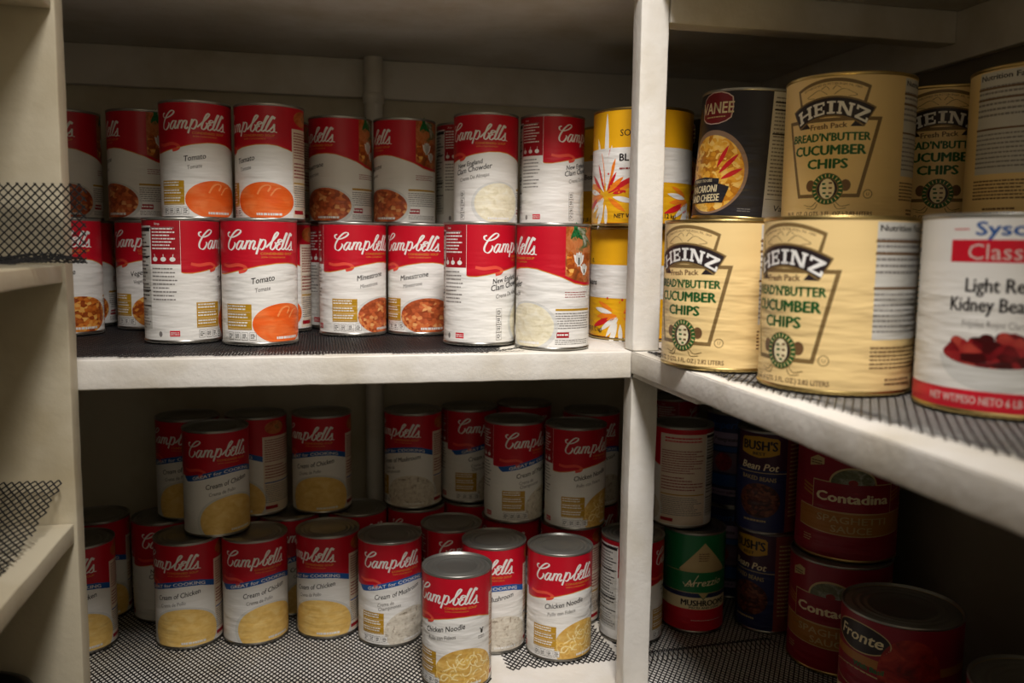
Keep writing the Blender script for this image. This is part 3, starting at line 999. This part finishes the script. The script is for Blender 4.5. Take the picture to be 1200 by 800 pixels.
# ------------------------------------------------------------------ the room
HS = .5163
ZC = .4997
YB = .60
XR = .510
XL = -1.06
def struct(name, me):
    o = new_obj(name, me)
    o['kind'] = 'structure'
    return o
struct('wall_back', box_mesh('wall_back', XL - .05, XR + .05, YB, YB + .06, -1.4, 1.7, WALL, 0))
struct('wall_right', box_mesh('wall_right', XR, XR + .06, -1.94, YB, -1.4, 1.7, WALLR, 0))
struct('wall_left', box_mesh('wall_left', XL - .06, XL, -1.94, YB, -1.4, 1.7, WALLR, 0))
struct('wall_front_bounce', box_mesh('wall_front_bounce', XL - .06, XR + .06, -2.0, -1.94, -1.4, 1.7, WALL, 0))  # unseen wall, added behind the camera to bounce light onto the shelves
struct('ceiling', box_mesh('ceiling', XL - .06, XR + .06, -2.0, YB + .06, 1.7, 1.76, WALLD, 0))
struct('floor', box_mesh('floor', XL - .06, XR + .06, -2.0, YB + .06, -1.46, -1.4, FLOORM, 0))
struct('trim_1', box_mesh('trim_1', XL, XR, YB - .018, YB, .427, ZC - .0005, WOOD, .002, .06))
struct('trim_2', box_mesh('trim_2', XR - .016, XR, -1.0, YB - .018, .427, ZC - .0005, WOOD, .002, .06))

# ------------------------------------------------------------------ shelving
shelf = bpy.data.objects.new('pantry_shelving', None)
COL.objects.link(shelf)
tag(shelf, 'white-painted built-in wooden pantry shelving running along three walls', 'shelf')
leftu = bpy.data.objects.new('pantry_shelving', None)
COL.objects.link(leftu)
leftu.location = (0, 0, 0)
tag(leftu, 'shelving on the left wall with a wide off-white upright at its end', 'shelf')
shelf['label'] = 'white-painted wooden shelving along the back and right walls with a middle post'
def part(name, *a, sub=.03, bev=.002, material=WOOD, parent=shelf):
    return new_obj(name, box_mesh(name, *a, material, bev, sub), parent)
XP = -.7237
TL, TR = .0383, .0311
# middle level
part('shelf_board', XL, .0005, .016, YB, -.020, 0, sub=0)
part('front_edge', XL, -.001, 0, .016, -TL, 0, sub=.012)
part('shelf_board', .0005, XR, -1.0, YB, -.018, 0, sub=0)
part('front_edge', -.002, .0005, -1.0, -.001, -TR, 0, sub=.012)
part('front_edge', .0005, .016, -.215, -.001, -TR - .006, -.018, sub=.012)
part('front_edge', .0005, .016, -1.0, -.216, -TR, -.018, sub=.012)
# top level
part('shelf_board', XL, XR, 0, YB, ZC, ZC + .02, sub=0)
part('shelf_board', .025, XR, -1.0, 0, ZC, ZC + .02, sub=0)
part('header_beam', .042, XR - .016, .0, .036, .453, ZC, sub=.02)
# bottom level
part('shelf_board', XL, XR, -.0012, YB, -HS - .03, -HS, sub=0)
part('shelf_board', -.002, XR, -1.0, -.0012, -HS - .03, -HS, sub=0)
# posts
part('post', 0.0005, .0405, .001, .034, .0005, ZC, sub=.012)
part('post', 0.0005, .0405, .001, .034, -HS, -.0385, sub=.012)
part('post', XP - .1, XP, -.037, -.0032, -HS - .02, ZC + .5, sub=.02, parent=leftu, material=DIMWOOD)
# left-hand shelves, coming towards the camera
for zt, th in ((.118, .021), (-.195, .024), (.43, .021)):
    part('shelf_board', XL, XP - .003, -1.0, -.0385, zt - th, zt, sub=.05, parent=leftu, material=DIMWOOD)

# pipe on the back wall
pm = bpy.data.meshes.new('wall_pipe')
pipe = bpy.data.objects.new('wall_pipe', None)
COL.objects.link(pipe)
pipe.location = (-.326, YB - .036, -HS)
tag(pipe, 'white-painted vertical pipe running up the back wall behind the cans', 'pipe')
new_obj('lower_pipe', lathe_mesh('lower_pipe', [(.0175, .0005), (.0175, .94)], WOOD, 32), pipe)
new_obj('coupling', lathe_mesh('coupling', [(.0175, .928), (.0205, .93), (.0205, .946), (.0175, .949)], WOOD, 32), pipe)
new_obj('upper_pipe', lathe_mesh('upper_pipe', [(.0178, .94), (.0178, HS + ZC - .001)], WOOD, 32), pipe)
pipe.location = (-.326, YB - .0395, -HS)

# ------------------------------------------------------------------ plastic net liners
def net(name, label, fn, s0, s1, t0, t1, pa, pb, clip, wd=.0017, th=.0009, group='black net shelf liners'):
    V, F = [], []
    nt = int(math.ceil((t1 - t0) / (pb / 2)))
    ratio = pa / pb
    R = random.Random(3)
    span = (t1 - t0) * ratio
    e = 1e-4
    for sg in (1, -1):
        k0 = int(math.floor((s0 - span) / pa))
        k1 = int(math.ceil((s1 + span) / pa))
        for k in range(k0, k1 + 1):
            run = []
            for i in range(nt + 2):
                ok = False
                if i <= nt:
                    t = t0 + (t1 - t0) * i / nt
                    s_ = k * pa + sg * (t - t0) * ratio
                    ok = s0 <= s_ <= s1 and clip(s_, t)
                if ok:
                    run.append((s_, t))
                else:
                    if len(run) >= 2:
                        base = len(V)
                        P = [fn(*q) for q in run]
                        for j, q in enumerate(run):
                            a_, b_ = P[max(0, j - 1)], P[min(len(P) - 1, j + 1)]
                            tg = (b_ - a_)
                            if tg.length < 1e-9:
                                tg = Vector((1, 0, 0))
                            tg.normalize()
                            du = fn(q[0] + e, q[1]) - P[j]
                            dv = fn(q[0], q[1] + e) - P[j]
                            n_ = du.cross(dv)
                            n_.normalize()
                            sd = n_.cross(tg) * (wd / 2)
                            up = n_ * th
                            for c in (P[j] - sd, P[j] - sd * .6 + up, P[j] + sd * .6 + up, P[j] + sd):
                                V.append(tuple(c))
                        for j in range(len(run) - 1):
                            o_ = base + 4 * j
                            for c in range(4):
                                c2 = (c + 1) % 4
                                F.append((o_ + c, o_ + c2, o_ + 4 + c2, o_ + 4 + c))
                        F.append(tuple(base + c for c in (0, 1, 2, 3)))
                        F.append(tuple(base + 4 * (len(run) - 1) + c for c in (3, 2, 1, 0)))
                    run = []
    me = bpy.data.meshes.new(name)
    me.from_pydata(V, [], F)
    me.materials.append(NET)
    me.update()
    o = new_obj(name, me)
    tag(o, label, 'shelf liner', group)
    return o

def nz(x, y, f, seed=0):
    return noise.noise(Vector((x * f, y * f, seed)))

net('shelf_liner', 'black net liner under the soup cans on the middle shelf, torn at its right end',
    lambda x, y: Vector((x, y, .0004 + .0006 * (1 + nz(x, y, 12)) * (1 if y < .05 else 0) + (.006 * max(0, min(1, (x + .20) / .05)) ** 2 * (1 if y < .05 else 0)))),
    XP - .2, -.148, .006, .57, .0082, .0124, lambda x, y: y > .012 + .004 * nz(x, 0, 9) and (x < -.19 + .25 * (y - .01) + .006 * nz(y, 1, 60) or (y < .032 and x < -.15)) and x < -.150 + .02 * nz(y, 3, 20), .0022, .0007)
net('shelf_liner', 'black net liner under the big cans on the right-hand shelf',
    lambda x, y: Vector((x, y, .0006 + .0012 * math.exp(-((x - .012 - .09 * max(0, -y - .2)) / .012) ** 2) * (1 + nz(x, y, 30)))),
    .004, XR - .002, -.95, .03, .0094, .0135, lambda x, y: x > .012 + .10 * max(0, -y - .30) + .004 * nz(y, 2, 25) and not (y > -.012 and x < .046), .0017, .0007)
def floor_clip(x, y):
    j = .004 * nz(x, y, 60, 5)
    return y > .176 + j or (x < -.182 + .17 * (y - .083) + j) or (y > .108 + .05 * max(0, -.06 - x) + j and x > -.150)
net('shelf_liner', 'black diamond net liner covering the bottom shelf left of the post',
    lambda x, y: Vector((x, y, -HS + .0004 + .0004 * (1 + nz(x, y, 14)))),
    XP - .2, .036, .02, .57, .0088, .0132, lambda x, y: floor_clip(x, y) and not (x > -.002 and y < .036), .0021, .0007)
net('shelf_liner', 'black net liner with a raised fold on the bottom shelf right of the post',
    lambda x, y: Vector((x, y, -HS + .0005 + .012 * math.exp(-((y - .105 - .05 * (x - .05)) / .009) ** 2) * (1 if x < .30 else max(0, 1 - (x - .30) / .02)))),
    .044, XR - .002, -.5, .57, .0086, .0130, lambda x, y: True, .0019, .0007)
def flap(s, t):
    # t: 0..  lies on the shelf, turns up at the post and stands
    if t < .13:
        return Vector((s, -.192 + t, .1195 + (.003 + .006 * t / .13) * (1 + nz(s, t, 30)) * min(1, (.13 - t) / .02)))
    k = t - .13
    return Vector((s + .03 * k, -.062 + .006 * math.sin(s * 30) + .05 * k * k, .1195 + k))
net('shelf_liner', 'black net liner turned up against the left post on the upper left shelf',
    flap, -.98, -.690, .0, .236, .0096, .0100, lambda s, t: t < .223 + .004 * nz(s, 0, 90) and s < -.690 - max(0, .10 - t) * .5, .0017, .0012)
def curl(s, t):
    # s: x, t: distance from the post towards the camera
    k = max(0, 1 - t / .17)
    return Vector((s, -.045 - t, -.1935 + .055 * k ** 1.6 + .002 * nz(s, t, 30)))
net('shelf_liner', 'black net liner with its corner curled up on the lower left shelf',
    curl, -1.0, -.7295, .0, .62, .0085, .0105, lambda s, t: s < -.7325 - .12 * min(t, .3) + .003 * nz(s, t, 60) if t > .0 else s < -.7325, .0018)

# ------------------------------------------------------------------ cans
def face(x, y, alpha):
    return math.atan2(CAM.x - x, -(CAM.y - y)) + math.radians(alpha)

TIER = {'A': .0028, 'B': .0028 + HT, 'a': .0010, 'b': .0012 + HT, 'C': -HS + .0022, 'D': -HS + .0022 + HT}
def can(kind, tier, x, y, alpha, label, group=None, tilt=None, lid=None):
    big = kind in BIG
    o = bpy.data.objects.new('food_can' if big else 'soup_can', None)
    if kind in ('mushroom', 'baked', 'fruit'):
        o.name = 'food_can'
    COL.objects.link(o)
    rz = face(x, y, alpha)
    mw = Matrix.Translation((x, y, TIER[tier])) @ Matrix.Rotation(rz, 4, 'Z')
    if tilt:
        ax = Matrix.Rotation(math.radians(tilt), 4, FW.cross(Vector((0, 0, 1))).cross(Vector((0, 0, 1))).normalized())
        R = R10 if big else R4
        mw = Matrix.Translation((x, y, TIER[tier] + R * math.sin(abs(math.radians(tilt))))) @ ax @ Matrix.Rotation(rz, 4, 'Z')
    o.matrix_world = mw
    tag(o, label, 'can', group)
    gold = kind in ('pickle', 'yellow', 'yellow_bean')
    new_obj('can_body', BODY[1 if big else 0], o)
    new_obj('can_lid', LID[(1 if gold else 2) if big else 0], o)
    new_obj('paper_label', LABELS[kind], o)
    return o

G1 = 'soup cans standing on the middle shelf'
G2 = 'soup cans stacked in the upper row'
G3 = 'soup cans standing on the bottom shelf'
G4 = 'soup cans stacked on the bottom-shelf cans'
G5 = 'big cream pickle cans'
G6 = 'cans in the dark lower right bay'
SUP = 'cans hidden beneath or behind others'

# middle shelf, standing row
can('vegetable', 'A', -.819, .326, -15, 'vegetable soup can half hidden by the left post, middle shelf, lower row', G1)
can('vegetable', 'A', -.83, .468, -40, 'soup can showing only a white strip between the two lower vegetable soup cans', G1)
can('vegetable', 'A', -.709, .414, -22, 'vegetable soup can partly covered by the can showing its red directions panel', G1)
can('tomato', 'A', -.628, .200, 76.6, 'tomato soup can turned to its red directions panel, front left of middle shelf', G1)
can('tomato', 'A', -.516, .162, 0, 'tomato soup can facing straight out in the lower row of the middle shelf', G1)
can('tomato', 'A', -.498, .352, -45, 'soup can peeking out right of the straight-facing lower tomato can', G1)
can('minestrone', 'A', -.398, .408, 45, 'darkest sliver of a soup can just left of the lower pair of minestrone cans', G1)
can('minestrone', 'A', -.378, .281, 20, 'left can of the lower minestrone pair, with the gold box fully in view', G1)
can('minestrone', 'A', -.268, .283, -23, 'right can of the lower minestrone pair, beside the clam chowder can', G1)
can('clam', 'A', -.198, .123, 57, 'clam chowder can with a column of icons, standing at the torn end of the net', G1)
can('clam', 'a', -.100, .068, -85, 'clam chowder can turned to its bowl picture, beside the lower yellow can', G1)
can('yellow_bean', 'a', .078, .191, -87, 'lower of the two stacked yellow cans, standing on the shelf behind the middle post')
# upper row
can('minestrone', 'B', -.843, .457, -45, 'dark soup can behind the top of the net, leftmost in the upper row', G2)
can('minestrone', 'B', -.718, .422, -96, 'shadowed upper soup can with a round bowl picture, left of the two upper tomato cans', G2)
can('tomato', 'B', -.617, .302, -7, 'left can of the upper tomato pair, whole logo in view', G2)
can('tomato', 'B', -.506, .299, -47, 'right can of the upper tomato pair, beige text strip at its right edge', G2)
can('tomato', 'B', -.500, .470, -45, 'upper soup can behind, a red sliver right of the upper tomato pair', G2)
can('minestrone', 'B', -.393, .397, -69, 'left can of the upper minestrone pair, beside the upper tomato cans', G2)
can('minestrone', 'B', -.284, .387, -83, 'right can of the upper minestrone pair, turned furthest from view', G2)
can('clam', 'B', -.171, .409, 80, 'upper soup can showing its nutrition panel behind the upper clam chowder can', G2)
can('clam', 'B', -.159, .286, -20, 'upper clam chowder can facing out with its full name in view', G2)
can('clam', 'B', -.049, .272, 62, 'upper clam chowder can turned to its directions panel, next to the yellow cans', G2)
can('yellow_bean', 'b', .107, .373, -60, 'shadowed yellow can behind, seen in the gap left of the upper yellow can')
can('yellow', 'b', .072, .171, 0, 'upper of the two stacked yellow cans, split in view by the middle post')
# right-hand shelf
can('macaroni', 'A', .183, .017, 20, 'black macaroni can hidden beneath the tilted macaroni and cheese can', SUP)
can('macaroni', 'a', .24, .20, 60, 'black can hidden at the back of the right shelf under a dark can', SUP)
can('macaroni', 'b', .24, .20, -70, 'dark can in shadow between the upper yellow can and the tilted macaroni can')
can('macaroni', 'B', .176, .018, -45, 'tilted black macaroni and cheese can in the upper row right of the post', tilt=-3.4)
can('pickle', 'A', .065, -.152, -40, 'cucumber chips can nearest the post on the right-hand shelf', G5)
can('pickle', 'A', .109, -.321, -42, 'cucumber chips can with pale nutrition panel, on the shelf beside the kidney beans', G5)
can('pickle', 'A', .233, -.143, 0, 'cucumber chips can hidden under the upper front-facing one', SUP)
can('pickle', 'B', .231, -.141, -16.4, 'upper cucumber chips can facing out with the whole keystone badge in view', G5)
can('pickle', 'A', .398, -.106, 0, 'cucumber chips can hidden at the back against the right wall', SUP)
can('pickle', 'B', .398, -.106, -2, 'shadowed upper cucumber chips can seen between two nearer cream cans', G5)
can('pickle', 'A', .405, -.265, 0, 'cucumber chips can hidden behind the kidney bean can', SUP)
can('pickle', 'B', .405, -.265, -124, 'upper cream can at the right frame edge, showing its nutrition panel', G5)
can('kidney', 'A', .198, -.463, 0, 'big white and red kidney bean can at the right frame edge')
# bottom shelf, standing
can('chicken', 'C', -.820, .342, -34, 'cream of chicken can cut by the left post, front one on the bottom shelf', G3)
can('chicken', 'C', -.822, .470, -30, 'dark cream of chicken can at the far left back of the bottom shelf', G3)
can('clam', 'C', -.707, .447, 10, 'dim soup can half hidden behind the lower left chicken soup cans', G3)
can('chicken', 'C', -.651, .333, -39, 'lower cream of chicken can turned left, below the stacked chicken can', G3)
can('chicken', 'C', -.543, .326, -3, 'lower cream of chicken can facing out with its whole blue band in view', G3)
can('chicken', 'C', -.490, .432, 20, 'soup can seen as a narrow strip between two lower cream of chicken cans', G3)
can('chicken', 'C', -.598, .452, 0, 'soup can hidden behind the lower left pair of chicken cans', SUP)
can('chicken', 'C', -.422, .327, -46, 'lower cream of chicken can next to the full-banded cream of mushroom can', G3)
can('mushroom_soup', 'C', -.367, .434, 0, 'soup can showing only its lid, behind the lower mushroom soup', G3)
can('mushroom_soup', 'C', -.320, .277, 2, 'cream of mushroom can with the full blue band, left of the nearest noodle can', G3)
can('noodle', 'C', -.209, .316, 29, 'soup can behind the nearest noodle can, showing its lid and the start of the logo', G3)
can('noodle', 'C', -.231, .113, -22, 'nearest chicken noodle can, standing furthest forward at the bottom of the view', G3)
can('mushroom_soup', 'C', -.152, .219, -22, 'cream of mushroom can partly hidden behind the nearest noodle can', G3)
can('noodle', 'C', -.051, .172, 9, 'chicken noodle can facing out at the torn net corner, just left of the post', G3)
can('noodle', 'C', .003, .293, -45, 'soup can with a beige text strip, behind the noodle can at the torn net corner', G3)
can('noodle', 'C', .088, .206, 100, 'soup can standing behind the middle post, split in view by it', G3)
can('mushroom_soup', 'C', -.258, .440, 0, 'soup can under the stacked mushroom can beside the wall pipe', G3)
can('mushroom_soup', 'C', -.149, .456, 20, 'soup can deep on the bottom shelf under the second stacked mushroom can', G3)
can('mushroom_soup', 'C', -.038, .470, 0, 'soup can at the back wall under the hindmost stacked can', SUP)
can('noodle', 'C', -.094, .347, -30, 'soup can whose red shoulder shows beneath the front stacked mushroom can', G3)
can('noodle', 'C', .076, .410, 0, 'soup can hidden behind the post under a stacked can', SUP)
# bottom shelf, stacked
can('chicken', 'D', -.664, .457, -32, 'stacked cream of chicken can behind the foremost stacked one, furthest left', G4)
can('chicken', 'D', -.605, .356, 0, 'foremost stacked cream of chicken can, overlapping two behind it', G4)
can('chicken', 'D', -.546, .457, -75, 'stacked soup can turned to its text panel, right behind the foremost stacked chicken can', G4)
can('chicken', 'D', -.430, .453, -35, 'stacked cream of chicken can standing alone left of the wall pipe', G4)
can('mushroom_soup', 'D', -.262, .451, -44, 'stacked cream of mushroom can right beside the wall pipe, bowl in view', G4)
can('mushroom_soup', 'D', -.152, .469, 29, 'stacked soup can with gold box, second to the right of the wall pipe', G4)
can('mushroom_soup', 'D', -.039, .489, 0, 'dark stacked can at the back, only lid and edge showing', G4)
can('mushroom_soup', 'D', -.093, .336, 35, 'front stacked cream of mushroom can left of the stacked noodle can', G4)
can('noodle', 'D', .005, .280, 32, 'stacked chicken noodle can nearest the middle post', G4)
can('mushroom_soup', 'D', .070, .395, 0, 'dark stacked can behind the stacked noodle can, next to the post', G4)
# lower right bay
can('mushroom', 'C', .211, .225, 20, 'green and red mushroom can in the lower right bay')
can('back', 'D', .195, .254, -130, 'soup can turned to its pale text panel, on the green mushroom can')
can('chicken', 'C', .287, .512, 0, 'soup can hidden at the back of the lower right bay', SUP)
can('chicken', 'D', .287, .512, 90, 'dark can at the back of the lower right bay, above the pale text panel can')
can('fruit', 'D', .344, .347, -18, 'upper blue fruit can in the dark lower right bay', G6)
can('fruit', 'C', .346, .350, -18, 'lower blue fruit can in the dark lower right bay', G6)
can('baked', 'D', .330, .194, -17, 'upper baked beans can in the lower right bay', G6)
can('baked', 'C', .340, .198, -38, 'lower baked beans can in the lower right bay', G6)
can('sauce', 'D', .404, .072, 7, 'upper dark red spaghetti sauce can under the right-hand shelf', G6)
can('sauce', 'C', .389, .056, -8, 'lower dark red spaghetti sauce can on the bottom shelf', G6)
can('basil', 'C', .347, -.151, -41, 'big dark can with ringed lid and green lettering at the bottom right', G6)
can('basil', 'C', .357, -.383, 30, 'dark can lid cut by the bottom right corner of the view', G6)

# black lidded canister at the lower left corner
jar = bpy.data.objects.new('lidded_canister', None)
COL.objects.link(jar)
ZF = -.62
part('shelf_board', XL, XP - .003, -1.0, -.0385, ZF - .024, ZF, sub=.05, parent=leftu, material=DIMWOOD)
jar.location = (-.835, -.135, ZF)
tag(jar, 'black round lidded canister at the bottom left corner on the left shelf', 'canister')
JM = mat('black_canister_plastic', (26, 26, 28), .35)
new_obj('canister_body', lathe_mesh('canister_body', [(0, .0), (.078, .0), (.082, .004), (.082, .23), (.078, .235), (0, .235)], JM, 56), jar)
new_obj('canister_lid', lathe_mesh('canister_lid', [(.084, .225), (.086, .228), (.086, .248), (.083, .254), (.072, .256), (.07, .252), (0, .252)], JM, 56), jar)
